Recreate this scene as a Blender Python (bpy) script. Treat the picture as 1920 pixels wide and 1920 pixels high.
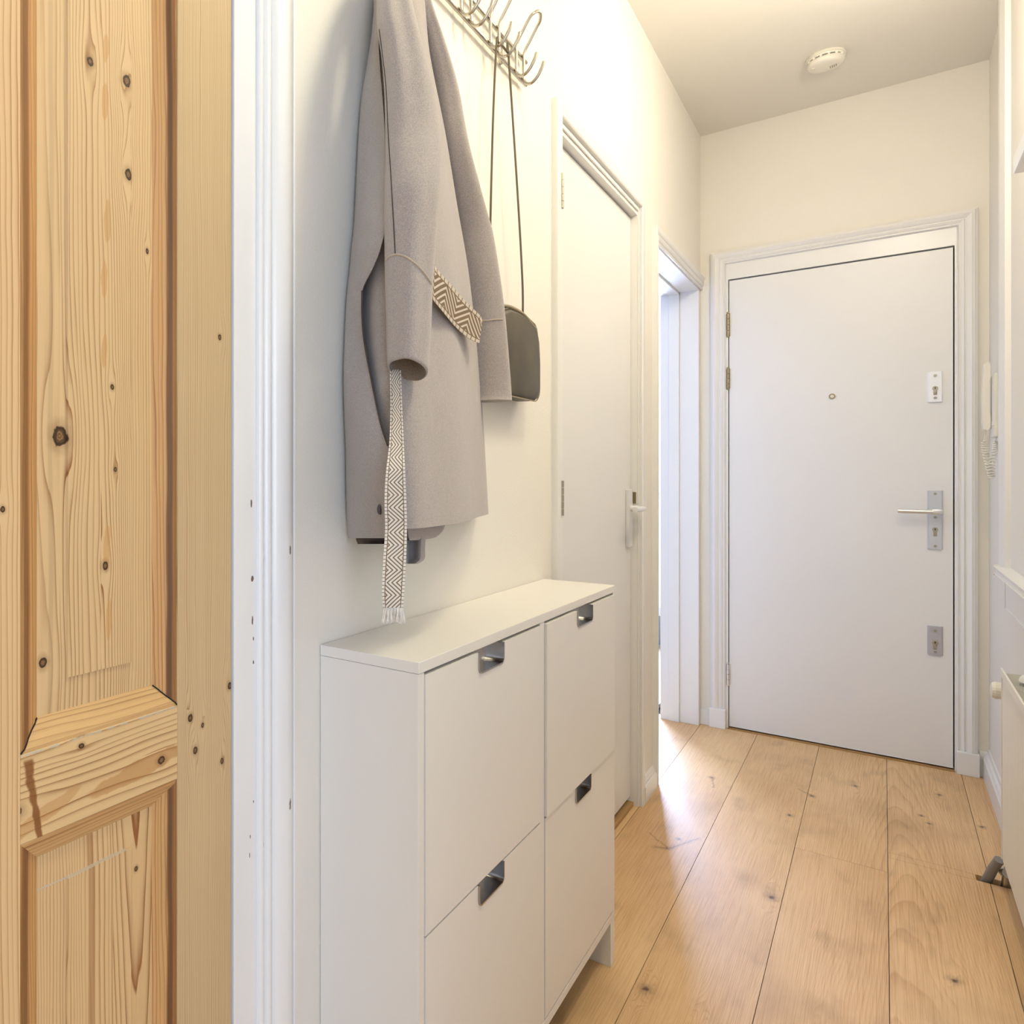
import bpy, bmesh, math, random
from mathutils import Vector, noise as mnoise
random.seed(7)
for o in list(bpy.data.objects): bpy.data.objects.remove(o)
SC = bpy.context.scene
COL = SC.collection

# ------------------------------------------------------------------ camera, world, lights
H = 1.1544            # eye height
YAW = .7037           # turned left of the hall's long axis
F, CX, CY = 1357.3, 504.33, 897.93
D = .6596             # left wall plane  X = -D
YE = 3.9308           # end wall plane   Y = YE
XR = .312             # right wall plane X = XR
ZC = 2.7733           # ceiling
cam_d = bpy.data.cameras.new('camera'); cam = bpy.data.objects.new('camera', cam_d); COL.objects.link(cam)
cam.location = (0, 0, H); cam.rotation_euler = (math.pi/2, 0, YAW)
cam_d.sensor_width = 36; cam_d.lens = 36*F/1920
cam_d.shift_x = (960-CX)/1920; cam_d.shift_y = (CY-960)/1920
cam_d.clip_start = .02
SC.camera = cam
SC.view_settings.view_transform = 'Standard'; SC.view_settings.look = 'None'
SC.view_settings.gamma = 1; SC.view_settings.use_curve_mapping = False
SC.view_settings.exposure = 0.16
W = bpy.data.worlds.new('world'); SC.world = W; W.use_nodes = True
W.node_tree.nodes['Background'].inputs[0].default_value = (.80, .88, 1, 1)
W.node_tree.nodes['Background'].inputs[1].default_value = 1.6

def light(name, kind, loc, energy, col, size=None, size_y=None, target=None):
    l = bpy.data.lights.new(name, kind); l.energy = energy; l.color = col
    if kind == 'AREA':
        l.shape = 'RECTANGLE'; l.size = size; l.size_y = size_y or size
    elif size is not None: l.shadow_soft_size = size
    o = bpy.data.objects.new(name, l); COL.objects.link(o); o.location = loc
    if target is not None:
        o.rotation_euler = (Vector(target)-Vector(loc)).to_track_quat('-Z', 'Y').to_euler()
    return o
# warm ceiling bulb of the hall, daylight of the room behind the camera, window of the side room
light('hall_bulb', 'POINT', (.10, 2.48, 2.47), 14.2, (1, .91, .78), .07)
nb = light('hall_lamp_near', 'AREA', (.12, 1.20, 2.71), 11, (1, .92, .66), .30, .30); nb.data.shape = 'DISK'
light('room_window', 'AREA', (1.95, -1.9, 1.45), 64, (.62, .76, 1), 1.2, 2.1, (-.6, .6, 1.25))
light('side_window', 'AREA', (-1.62, 5.45, 1.35), 215, (.52, .65, 1), .7, 2.2, (-1.5, 0, 1.3))

# ------------------------------------------------------------------ helpers: nodes
def lin(r, g, b):
    f = lambda c: (c/255/12.92) if c/255 <= .04045 else ((c/255+.055)/1.055)**2.4
    return (f(r), f(g), f(b))

class N:
    """tiny expression builder over shader math nodes"""
    def __init__(s, nt, sock): s.nt, s.s = nt, sock
    def _m(s, op, *a):
        n = s.nt.nodes.new('ShaderNodeMath'); n.operation = op
        for i, x in enumerate((s,)+a):
            if isinstance(x, N): s.nt.links.new(x.s, n.inputs[i])
            else: n.inputs[i].default_value = x
        return N(s.nt, n.outputs[0])
    def __add__(s, o): return s._m('ADD', o)
    def __sub__(s, o): return s._m('SUBTRACT', o)
    def __mul__(s, o): return s._m('MULTIPLY', o)
    def __truediv__(s, o): return s._m('DIVIDE', o)
    __radd__ = __add__; __rmul__ = __mul__
    def __neg__(s): return s*-1.0
    def pow(s, p): return s._m('POWER', p)
    def frac(s): return s._m('FRACT')
    def floor(s): return s._m('FLOOR')
    def abs(s): return s._m('ABSOLUTE')
    def sqrt(s): return s._m('SQRT')
    def sign(s): return s._m('SIGN')
    def exp(s): return s._m('EXPONENT')
    def gt(s, o): return s._m('GREATER_THAN', o)
    def lt(s, o): return s._m('LESS_THAN', o)
    def min(s, o): return s._m('MINIMUM', o)
    def max(s, o): return s._m('MAXIMUM', o)
    def ping(s, o): return s._m('PINGPONG', o)
    def sin(s): return s._m('SINE')
    def ss(s, a, b):
        n = s.nt.nodes.new('ShaderNodeMapRange'); n.interpolation_type = 'SMOOTHSTEP'
        s.nt.links.new(s.s, n.inputs[0]); n.inputs[1].default_value = a; n.inputs[2].default_value = b
        return N(s.nt, n.outputs[0])

class M:
    """a principled material under construction"""
    def __init__(s, name, rough=.5, metal=0, col=(.8, .8, .8), **kw):
        s.m = bpy.data.materials.new(name); s.m.use_nodes = True; s.nt = s.m.node_tree
        s.b = s.nt.nodes['Principled BSDF']
        s.b.inputs['Base Color'].default_value = (*col, 1)
        s.b.inputs['Roughness'].default_value = rough; s.b.inputs['Metallic'].default_value = metal
        for k, v in kw.items(): s.b.inputs[k].default_value = v
    def xyz(s, kind='Object'):
        t = s.nt.nodes.new('ShaderNodeTexCoord'); p = s.nt.nodes.new('ShaderNodeSeparateXYZ')
        s.nt.links.new(t.outputs[kind], p.inputs[0])
        return [N(s.nt, p.outputs[i]) for i in range(3)]
    def attr(s, name):
        a = s.nt.nodes.new('ShaderNodeAttribute'); a.attribute_name = name
        return N(s.nt, a.outputs['Fac'])
    def noise(s, x, y, z, scale=1., detail=3, rough=.5, dist=0):
        c = s.nt.nodes.new('ShaderNodeCombineXYZ')
        for i, q in enumerate((x, y, z)):
            if isinstance(q, N): s.nt.links.new(q.s, c.inputs[i])
            else: c.inputs[i].default_value = q
        n = s.nt.nodes.new('ShaderNodeTexNoise'); s.nt.links.new(c.outputs[0], n.inputs['Vector'])
        n.inputs['Scale'].default_value = scale; n.inputs['Detail'].default_value = detail
        n.inputs['Roughness'].default_value = rough; n.inputs['Distortion'].default_value = dist
        return N(s.nt, n.outputs[0])
    def mix(s, f, a, b):
        n = s.nt.nodes.new('ShaderNodeMix'); n.data_type = 'RGBA'
        for i, x in ((0, f), (6, a), (7, b)):
            if isinstance(x, N): s.nt.links.new(x.s, n.inputs[i])
            elif i == 0: n.inputs[0].default_value = x
            else: n.inputs[i].default_value = (*x, 1)
        return N(s.nt, n.outputs[2])
    def base(s, c): s.nt.links.new(c.s, s.b.inputs['Base Color'])
    def inp(s, k, v): s.nt.links.new(v.s, s.b.inputs[k])
    def bump(s, h, strength=.2, dist=.002):
        n = s.nt.nodes.new('ShaderNodeBump'); n.inputs['Strength'].default_value = strength
        n.inputs['Distance'].default_value = dist
        s.nt.links.new(h.s, n.inputs['Height']); s.nt.links.new(n.outputs[0], s.b.inputs['Normal'])

def paint(name, col, rough, bscale=0, bstr=.1, bdist=.001, spots=None, spotcol=(.10, .065, .04), axes=(1, 2)):
    m = M(name, rough, 0, col)
    p = m.xyz()
    if bscale:
        m.bump(m.noise(p[0], p[1], p[2], bscale, 3, .55), bstr, bdist)
    n = m.noise(p[0], p[1], p[2], 2.2, 4)
    c = m.mix(n.ss(.3, .75), tuple(x*.985 for x in col), col)
    if spots:
        u, w = p[axes[0]], p[axes[1]]
        wob = m.noise(p[0], p[1], p[2], 160, 4)
        mask = None
        for (a, b, ra, rb) in spots:
            q = (((u-a)*(1/ra)).pow(2.0)+((w-b)*(1/rb)).pow(2.0)).sqrt()+(wob-.5)*1.6
            k = q.ss(1.05, .8)
            mask = k if mask is None else mask.max(k)
        c = m.mix(mask, c, spotcol)
    m.base(c)
    return m.m

def wood(name, iu, iw, regions, light_c, dark_c, knots=(), stains=(), fib=.25, rough=.55, kcol=lin(66, 46, 28), tint=None):
    """softwood: iu = axis index across the grain, iw = along it.
    regions: (u_from, kind, freq, centre, k2, slope, contrast); knots: (u, w, radius)"""
    m = M(name, rough)
    p = m.xyz(); u, w, o = p[iu], p[iw], p[3-iu-iw]
    uu = u + (m.noise(u*3.0, w*.9, o, 2.0, 2)-.5)*.010 + (m.noise(u*14.0, w*3.2, o, 1.5, 2)-.5)*.006 + (m.noise(u*50.0, w*14.0, o, 1.0, 2)-.5)*.0012
    kd = None
    for (a, b, r) in knots:
        du, dw = u-a, w-b
        g = ((du*(1/(2.6*r))).pow(2.0)+(dw*(1/(5.5*r))).pow(2.0))*-1.0
        uu = uu - du.sign()*g.exp()*(1.1*r)*(du.abs()*(1/r)).min(1.0)
        q = ((du*(1/(r*.62))).pow(2.0)+(dw*(1/(.8*r))).pow(2.0)).sqrt() + (m.noise(u*170.0, w*120.0, o, 1.0, 3)-.5)*.9
        kd = q if kd is None else kd.min(q)
    sp = (m.noise(u*26.0, w*.6, o, 1.0, 3)-.5)*1.6
    line = None; con = None
    for (u0, kind, freq, cen, k2, slope, cst) in regions:
        if kind == 'flat': ph = ((uu-cen).pow(2.0)*k2 + w*slope + (uu-cen)*.15)*freq + sp*1.2
        else: ph = uu*freq + w*slope + sp*freq*.016
        t = ph.frac(); l = (t.pow(4.5))*(t.ss(1.0, .93))*(m.noise(ph.floor()*3.73, w*1.5, 0.0, 1.0, 1)*1.5+.05)*1.25
        if line is None: line, con = l, (u*0.0+cst)
        else:
            k = u.gt(u0); line = line + (l-line)*k; con = con + (con*-1.0+cst)*k
    big = m.noise(u*9.0, w*.8, o, 1.0, 3)
    fibre = m.noise(u*900.0, w*16.0, o, 1.0, 3, .6)
    fac = line*con*(big*.9+.65) + (big-.5)*.45 + (fibre-.5)*fib
    c = m.mix(fac.max(0.0).min(1.0), light_c, dark_c)
    if tint: # a broad streak of darker heartwood: (u, halfwidth, strength, colour)
        for (tu, tw, ts, tc) in tint:
            st = ((u + (m.noise(u*5.0, w*2.4, o, 1.0, 3)-.5)*.012 - tu).abs()).ss(tw, tw*.35)
            c = m.mix(st*ts*(m.noise(u*60.0, w*2.0, o, 1.0, 3)*.9+.35), c, tc)
    for (a, b, ra, rb, sl, sc, stc) in stains:
        du = (u-a) - (w-b)*sl + (m.noise(u*40.0, w*40.0, o, 1.0, 3)-.5)*ra*1.1
        q = ((du*(1/ra)).pow(2.0)+((w-b)*(1/rb)).pow(2.0))
        c = m.mix(q.ss(1.1, .75)*sc, c, stc)
    if kd is not None:
        ring = (kd*3.2+m.noise(u*90.0, w*90.0, o, 1.0, 2)*1.2).frac()
        kc = m.mix((kd.ss(.75, .25))*(ring.ss(.1, .8)*.7+.3), kcol, lin(150, 112, 72))
        halo = kd.ss(2.4, .9)*.35
        c = m.mix(halo, c, tuple(x*.62 for x in dark_c))
        c = m.mix(kd.ss(1.12, .92), c, kc)
    m.base(c)
    m.bump(line*.6+fibre*.4, .12, .0012)
    m.b.inputs['Specular IOR Level'].default_value = .35
    return m.m

# ------------------------------------------------------------------ helpers: meshes
def box(bm, a, b, bev=0):
    r = bmesh.ops.create_cube(bm, size=1); vs = r['verts']
    for v in vs:
        v.co = Vector([(a[i]+b[i])/2 + v.co[i]*(b[i]-a[i]) for i in range(3)])
    if bev:
        es = list({e for v in vs for e in v.link_edges})
        bmesh.ops.bevel(bm, geom=es, offset=bev, segments=2, profile=.5, affect='EDGES')
def BX(*boxes, bev=0):
    bm = bmesh.new()
    for a, b in boxes: box(bm, a, b, bev)
    return bm
def loft(bm, rings, closed=True, cap=True):
    R = [[bm.verts.new(p) for p in r] for r in rings]
    n = len(R[0])
    for i in range(len(R)-1):
        for j in range(n if closed else n-1):
            k = (j+1) % n
            bm.faces.new((R[i][j], R[i][k], R[i+1][k], R[i+1][j]))
    if cap and closed:
        bm.faces.new(R[0][::-1]); bm.faces.new(R[-1])
    return R
def tube(bm, pts, r, n=8, cap=True):
    pts = [Vector(p) for p in pts]; rings = []; ref = None
    for i, p in enumerate(pts):
        t = (pts[min(i+1, len(pts)-1)]-pts[max(i-1, 0)]).normalized()
        if ref is None:
            ref = t.orthogonal().normalized()
        ref = (ref - t*ref.dot(t)).normalized(); b = t.cross(ref)
        rr = r[i] if isinstance(r, (list, tuple)) else r
        rings.append([p + (ref*math.cos(2*math.pi*k/n)+b*math.sin(2*math.pi*k/n))*rr for k in range(n)])
    loft(bm, rings, True, cap)
def smoothpts(pts, sub=6):
    """Catmull-Rom through points of any dimension"""
    P = [tuple(p) for p in pts]; out = []
    for i in range(len(P)-1):
        p0, p1, p2, p3 = P[max(i-1, 0)], P[i], P[i+1], P[min(i+2, len(P)-1)]
        for k in range(sub):
            t = k/sub
            out.append(tuple(.5*((2*b)+(-a+c)*t+(2*a-5*b+4*c-d)*t*t+(-a+3*b-3*c+d)*t**3) for a, b, c, d in zip(p0, p1, p2, p3)))
    out.append(P[-1]); return out
def cyl(bm, p, q, r, n=20, r2=None):
    tube(bm, [p, q], [r, r if r2 is None else r2], n)
def prism(bm, pts, axis, a, b):
    """extrude a 2D outline along an axis index"""
    o = [i for i in range(3) if i != axis]
    def mk(t):
        R = []
        for p in pts:
            c = [0, 0, 0]; c[axis] = t; c[o[0]] = p[0]; c[o[1]] = p[1]; R.append(tuple(c))
        return R
    loft(bm, [mk(a), mk(b)])
def obj(name, bm, mat, parent=None, smooth=False, angle=40):
    me = bpy.data.meshes.new(name)
    bmesh.ops.recalc_face_normals(bm, faces=bm.faces)
    off = Vector((0, 0, 0)); q = parent
    while q is not None: off += q.location; q = q.parent
    if off.length: bmesh.ops.translate(bm, verts=bm.verts, vec=-off)
    bm.to_mesh(me); bm.free()
    for m in (mat if isinstance(mat, list) else [mat]): me.materials.append(m)
    if smooth:
        for p in me.polygons: p.use_smooth = True
        try: me.set_sharp_from_angle(angle=math.radians(angle))
        except Exception: pass
    o = bpy.data.objects.new(name, me); COL.objects.link(o)
    if parent is not None: o.parent = parent
    return o
def empty(name, loc):
    o = bpy.data.objects.new(name, None); COL.objects.link(o); o.location = loc; o.empty_display_size = .05
    return o
def tag(o, label, cat=None, group=None, kind=None):
    o['label'] = label
    if cat: o['category'] = cat
    if group: o['group'] = group
    if kind: o['kind'] = kind
    return o
def struct(o, label, cat): return tag(o, label, cat, None, 'structure')
LW = lambda a, b, n: (-D+n, a, b)       # left wall: along Y, up, out
EW = lambda a, b, n: (a, YE-n, b)       # end wall: along X, up, out
RW = lambda a, b, n: (XR-n, a, b)
def casing(bm, Mp, a0, a1, z0, z1, prof, sides='LTR'):
    """architrave: inner edges a0,a1 and top z1; prof = (offset outward, proud) list, mitred at the top"""
    def strip(P):
        loft(bm, [[Mp(*q) for q in r] for r in P])
    pr = list(prof)
    if 'L' in sides: strip([[(a0-o, z0, n) for o, n in pr], [(a0-o, z1+o, n) for o, n in pr]])
    if 'R' in sides: strip([[(a1+o, z0, n) for o, n in pr], [(a1+o, z1+o, n) for o, n in pr]])
    if 'T' in sides: strip([[(a0-o, z1+o, n) for o, n in pr], [(a1+o, z1+o, n) for o, n in pr]])

def ray(u, v):
    r = (u-CX)/F; z = -(v-CY)/F; ca, sa = math.cos(YAW), math.sin(YAW)
    return (ca*r-sa, sa*r+ca, z)
def wp(u, v, e):
    """point of the photograph's ray at e metres off the left wall"""
    d = ray(u, v); t = (-D+e)/d[0]; return Vector((t*d[0], t*d[1], H+t*d[2]))

# ------------------------------------------------------------------ materials
WHITE = (.83, .82, .79)
mat_wall = paint('wall_paint', (.86, .825, .75), .7, 300, .45, .0014)
mat_ceil = paint('ceiling_paint', (.82, .79, .72), .85, 300, .1, .001)
mat_trim = paint('gloss_trim_paint', (.84, .83, .80), .32, 60, .05, .001)
mat_door = paint('door_paint', (.82, .81, .79), .38, 50, .04, .001)
mat_metal = M('satin_steel', .32, 1, (.74, .74, .73)).m
mat_alu = M('brushed_aluminium', .42, .85, (.78, .78, .78)).m
mat_chrome = M('chrome', .12, 1, (.55, .51, .44)).m
mat_brass = M('aged_brass', .4, .9, (.34, .28, .17)).m
mat_brass_n = M('nickel_brass', .38, .9, (.42, .39, .32)).m
mat_dark = M('dark_gap', .9, 0, (.02, .016, .012)).m
mat_plastic = M('white_plastic', .4, 0, (.82, .79, .70)).m
mat_cab = M('white_foil', .34, 0, (.83, .80, .75)).m
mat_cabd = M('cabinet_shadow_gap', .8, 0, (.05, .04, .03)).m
mat_rad = M('radiator_enamel', .4, 0, (.85, .82, .74)).m

def floor_mat():
    m = M('oak_planks', .42)
    p = m.xyz(); rnd = m.attr('plank')
    u, w = p[0], p[1]
    wo = w + rnd*7.3; uo = u + rnd*3.1
    knots = [(-.197+.0, 3.29, .012), (-.245, 3.05, .010), (-.505, 3.24, .011), (-.5, 2.62, .009), (-.235, 2.42, .016), (-.41, 1.80, .014),
             (.10, 3.34, .010), (.117, 3.28, .009), (.155, 3.6, .010), (.125, 2.29, .013), (-.30, 1.72, .016), (.25, 3.36, .010), (-.1, 1.9, .014), (-.08, 3.5, .012)]
    uu = u + (m.noise(uo*4.0, wo*.7, rnd, 2.0, 2)-.5)*.05 + (m.noise(uo*18.0, wo*2.5, rnd, 1.5, 2)-.5)*.008
    kd = None
    for (a, b, r) in knots:
        du, dw = u-a, w-b
        g = ((du*(1/(3*r))).pow(2.0)+(dw*(1/(7*r))).pow(2.0))*-1.0
        uu = uu - du.sign()*g.exp()*(1.6*r)*(du.abs()*(1/r)).min(1.0)
        q = ((du*(1/(r*.62))).pow(2.0)+(dw*(1/(r*.85))).pow(2.0)).sqrt() + (m.noise(u*120.0, w*60.0, rnd, 1.0, 3)-.5)*1.7
        kd = q if kd is None else kd.min(q)
    ph = ((uu-.11*rnd).pow(2.0)*34.0 + wo*.42 + m.noise(uo*7.0, wo*.9, rnd, 1.0, 2)*.30)*15.0
    t = ph.frac(); line = t.pow(3.0)*t.ss(1.0, .9)
    pores = m.noise(uo*520.0, wo*5.0, rnd, 1.0, 4, .7)
    fine = m.noise(uo*1500.0, wo*22.0, rnd, 1.0, 2, .6)
    big = m.noise(uo*5.0, wo*1.2, rnd, 1.0, 4)
    sm = m.noise(uo*11.0, wo*5.0, rnd, 1.0, 3)
    f = line*.50*big*1.6 + (pores.ss(.40, .72))*.52 + (big-.5)*.95 + (fine-.5)*.40 + .08
    c = m.mix(f.max(0.0).min(1.0), lin(232, 196, 146), lin(180, 132, 82))
    c = m.mix(sm.ss(.55, .80)*.42, c, lin(140, 108, 74))
    c = m.mix(m.noise(uo*3.0, wo*2.2, rnd, 1.0, 4).ss(.52, .74)*.30, c, lin(150, 114, 78))
    c = m.mix(kd.ss(2.8, .3)*.5, c, lin(120, 86, 54))
    c = m.mix(kd.ss(1.0, .2)*.9, c, lin(44, 30, 20))
    wv = (m.noise(u*30.0, w*30.0, rnd, 1.0, 4)-.5)*.03
    for (ax, ay, bx, by, wd) in ((-.452, 2.665, -.512, 2.53, .0030), (-.512, 2.53, -.545, 2.515, .0035), (-.512, 2.53, -.585, 2.60, .0018), (-.20, 3.29, -.24, 3.33, .0018), (-.5, 3.23, -.485, 3.14, .0016), (-.18, 1.80, -.30, 1.70, .0016)):
        dx, dy = bx-ax, by-ay; L2 = dx*dx+dy*dy
        t_ = (((u+wv-ax)*dx+(w+wv-ay)*dy)*(1/L2)).max(0.0).min(1.0)
        q = (((u+wv-ax)-t_*dx).pow(2.0)+((w+wv-ay)-t_*dy).pow(2.0)).sqrt()
        c = m.mix(q.ss(wd*5, wd)*.25, c, lin(120, 84, 50))
        c = m.mix(q.ss(wd, wd*.3)*.5, c, lin(84, 58, 36))
    tone = (rnd*37.7).frac()
    c2 = m.mix(tone*.22, c, lin(196, 148, 98))
    m.base(c2)
    m.bump(pores*.6+line*.4, .10, .001)
    m.inp('Roughness', pores*.18+.34)
    return m.m
mat_floor = floor_mat()

# ------------------------------------------------------------------ shell
YR = .10; XB = 2.6; YB = -2.6; T = .157
def floor_obj():
    bm = bmesh.new(); rn = []
    seams = [-.876, -.655, -.4335, -.2115, .0105, .2325, .4545]
    joints = {3: 2.795, 2: 1.30, 4: .9, 1: .55, 5: 1.9}
    k = 0
    def plank(x0, x1, y0, y1):
        nonlocal k
        k += 1; v0 = len(bm.verts)
        box(bm, (x0+.0007, y0+.0005, -.02), (x1-.0007, y1-.0005, 0))
        bm.verts.ensure_lookup_table(); rn.append((v0, len(bm.verts), ((k*.6180339) % 1)))
    xs = seams + [.4545+.222*i for i in range(1, 11)]
    for i in range(len(xs)-1):
        j = joints.get(i, .2+.37*(i % 4)); ends = [YB, j, YE+.02]
        if i == 0: ends = [1.9, YE+.02]
        for a, b in zip(ends, ends[1:]):
            if i == 5 :      # notch for the radiator pipes in the last plank but one
                for (c, d) in ((a, 2.905), (2.945, b)) if a < 2.9 < b else ((a, b),):
                    plank(xs[i], xs[i+1], c, d)
                if a < 2.9 < b: plank(.287, xs[i+1], 2.905, 2.945)
            elif i == 4 and a < 2.9 < b:
                plank(xs[i], xs[i+1], a, 2.905); plank(xs[i], .205, 2.905, 2.945); plank(xs[i], xs[i+1], 2.945, b)
                for q in (-1, -2, -3): rn[q] = (rn[q][0], rn[q][1], .377)
            else: plank(xs[i], xs[i+1], a, b)
    vals = [0.0]*len(bm.verts)
    for a, b, r in rn:
        for t in range(a, b): vals[t] = r
    bmesh.ops.recalc_face_normals(bm, faces=bm.faces)
    me = bpy.data.meshes.new('floor'); bm.to_mesh(me); bm.free()
    at = me.attributes.new('plank', 'FLOAT', 'POINT'); at.data.foreach_set('value', vals)
    me.materials.append(mat_floor)
    o = bpy.data.objects.new('floor', me); COL.objects.link(o)
    return o
struct(floor_obj(), 'wide oak plank floor running the length of the hall', 'floor')
struct(obj('floor_subfloor', BX(((-3.4, YB-.1, -.06), (XB+.1, 5.7, -.0205))), mat_dark), 'dark subfloor showing in the gaps between the planks', 'floor')
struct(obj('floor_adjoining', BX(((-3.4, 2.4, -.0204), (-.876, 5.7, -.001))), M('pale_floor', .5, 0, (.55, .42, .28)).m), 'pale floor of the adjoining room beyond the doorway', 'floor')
struct(obj('ceiling', BX(((-3.4, YB-.1, ZC), (XB+.1, 5.7, ZC+.1))), mat_ceil), 'plain off-white ceiling of the hall', 'ceiling')
# left wall, openings: pine door, closet door, doorway
OP = (-.10, .7496, 2.13); OC = (1.958, 2.792, 2.112); OD = (3.056, 3.892, 2.045)
wl = bmesh.new()
ys = [YB, OP[0], OP[1], OC[0], OC[1], OD[0], OD[1], 5.7]
for a, b in ((YB, OP[0]), (OP[1], OC[0]), (OC[1], OD[0]), (OD[1], YE+.15)):
    box(wl, (-D-T, a, -.02), (-D, b, ZC))
for o_ in (OP, OC, OD): box(wl, (-D-T, o_[0], o_[2]), (-D, o_[1], ZC))
struct(obj('wall_left', wl, mat_wall), 'long cream left wall with the coat rack and three door openings', 'wall')
XD0, XD1, ZD = -.548, .2145, 2.0745
struct(obj('wall_end', BX(((-D, YE, -.02), (XD0-.006, YE+.15, ZC)), ((XD1+.006, YE, -.02), (XR+.16, YE+.15, ZC)), ((XD0-.006, YE, ZD+.006), (XD1+.006, YE+.15, ZC))), mat_wall), 'cream end wall around the white entrance door', 'wall')
struct(obj('wall_right', BX(((XR, YR, -.02), (XR+.14, YE, ZC))), mat_wall), 'white right wall behind the radiator', 'wall')
struct(obj('wall_back', BX(((-D-T, YB-.1, -.02), (XB+.1, YB, ZC))), mat_wall), 'wall behind the viewer', 'wall')
struct(obj('wall_room', BX(((XB, YB, -.02), (XB+.1, YR+.1, ZC)), ((XR+.14, YR, -.02), (XB, YR+.1, ZC))), mat_wall), 'walls of the room opening behind the viewer', 'wall')
# the adjoining room
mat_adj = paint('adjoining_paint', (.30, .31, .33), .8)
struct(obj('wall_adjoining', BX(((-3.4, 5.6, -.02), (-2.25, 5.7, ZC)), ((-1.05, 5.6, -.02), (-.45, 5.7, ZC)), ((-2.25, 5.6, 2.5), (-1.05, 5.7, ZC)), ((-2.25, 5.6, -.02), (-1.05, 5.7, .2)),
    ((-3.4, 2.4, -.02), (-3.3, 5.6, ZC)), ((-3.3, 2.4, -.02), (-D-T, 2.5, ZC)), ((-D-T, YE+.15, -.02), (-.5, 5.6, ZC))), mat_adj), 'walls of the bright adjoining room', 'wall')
# closet behind the flush door
struct(obj('wall_closet', BX(((-1.3, 1.8, -.02), (-1.2, 2.4, ZC)), ((-1.2, 1.8, -.02), (-D-T, 1.9, ZC))), mat_wall), 'closet walls behind the flush door', 'wall')

# ------------------------------------------------------------------ pine door (door_1)
LP, DP = lin(219, 184, 136), lin(170, 118, 66)
LP2, DP2 = lin(218, 186, 138), lin(178, 124, 70)
BRN = lin(128, 82, 42)
def kn(lst): 
    out = []
    for (u, v, r) in lst:
        q = wp(u, v, 0); out.append((q.y, q.z, r))
    return out
m_stile = wood('pine_stile', 1, 2, [(-9, 'str', 330, 0, 0, .3, .75)], lin(206, 179, 137), lin(158, 118, 74),
               kn([(412, 632, .0045), (357, 1346, .006), (366, 1407, .006), (416, 1427, .005), (431, 1286, .006), (380, 1360, .004)]), rough=.6)
m_munt = wood('pine_muntin', 1, 2, [(-9, 'str', 150, 0, 0, .5, .75)], lin(222, 188, 140), DP, kn([(5, 955, .004)]))
kp = kn([(181, 108, .0065), (249, 145, .0085), (252, 322, .0075), (127, 817, .0135), (222, 724, .004), (228, 880, .0035), (96, 1247, .007), (292, 466, .004), (209, 1062, .006)])
TD = []
for (u_, v_, a_, b_) in ((210, 84, .0042, .017), (209, 185, .0050, .022), (213, 410, .0048, .026), (207, 520, .0042, .022), (207, 655, .0038, .020), (212, 1030, .0050, .028), (216, 1165, .0040, .024)):
    q_ = wp(u_, v_, 0); TD.append((q_.y, q_.z, a_, b_, .03, .60, lin(198, 150, 92)))
m_panel = wood('pine_panel_upper', 1, 2, [(-9, 'flat', 12, .40, 90, .16, .7), (.447, 'str', 165, 0, 0, 2.2, 1.0), (.4985, 'flat', 6.5, .474, 420, .75, 1.15), (.541, 'str', 210, 0, 0, .3, .8)],
               LP2, lin(146, 96, 50), kp, stains=TD, tint=[(.4355, .004, .35, lin(150, 120, 84))])
kp2 = kn([(0, 1768, .006), (270, 1637, .004)])
m_panel2 = wood('pine_panel_lower', 1, 2, [(-9, 'str', 260, 0, 0, .5, .8), (.487, 'str', 150, 0, 0, 1.2, 1.0), (.515, 'flat', 7, .552, 340, -.75, 1.1)],
                lin(216, 182, 133), lin(146, 96, 50), kp2, tint=[(.487, .006, .6, lin(150, 100, 52)), (.408, .0035, .75, lin(176, 116, 54))])
kr = [(b_, a_, r_) for a_, b_, r_ in kn([(29, 1526, .009), (303, 1426, .007), (153, 1399, .0045)])]
fa, fb = wp(265, 1448, 0), wp(110, 1500, 0)
m_rail = wood('pine_rail', 2, 1, [(-9, 'str', 78, 0, 0, 1.6, 1.05), (.830, 'str', 112, 0, 0, -.8, .85)], lin(220, 187, 137), lin(140, 90, 44), kr,
              stains=[(fa.z+.004, fa.y, .011, .075, .10, .55, lin(176, 122, 66)), (fb.z-.010, fb.y-.02, .009, .05, .30, .45, lin(182, 128, 72))])
# resin drip over the rail: uses along/across swapped
def add_drip(mat):
    nt = mat.node_tree; mm = M.__new__(M); mm.m = mat; mm.nt = nt; mm.b = nt.nodes['Principled BSDF']
    p = mm.xyz(); u, w = p[1], p[2]
    old = N(nt, mm.b.inputs['Base Color'].links[0].from_socket)
    a = wp(52, 1425, 0); b = wp(78, 1590, 0)
    t = (w-a.z)*(1/(b.z-a.z))
    cen = t*(b.y-a.y)+a.y
    wob = mm.noise(u*60.0, w*60.0, 0.0, 1.0, 4)
    wid = t*-.003+.0068
    k = ((u-cen).abs()/wid + (wob-.5)*1.5).ss(1.05, .55)*t.ss(-.02, .03)*t.ss(1.05, .95)
    old = mm.mix(k*.9, old, lin(128, 78, 32))
    a2 = wp(338, 1322, 0)
    k2 = (((u-a2.y)*(1/.004)).abs()+(wob-.5)*1.2).ss(1.0, .5)*w.gt(.835)
    old = mm.mix(k2*.8, old, lin(120, 74, 34))
    nt.links.new(old.s, mm.b.inputs['Base Color'])
add_drip(m_rail)
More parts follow.
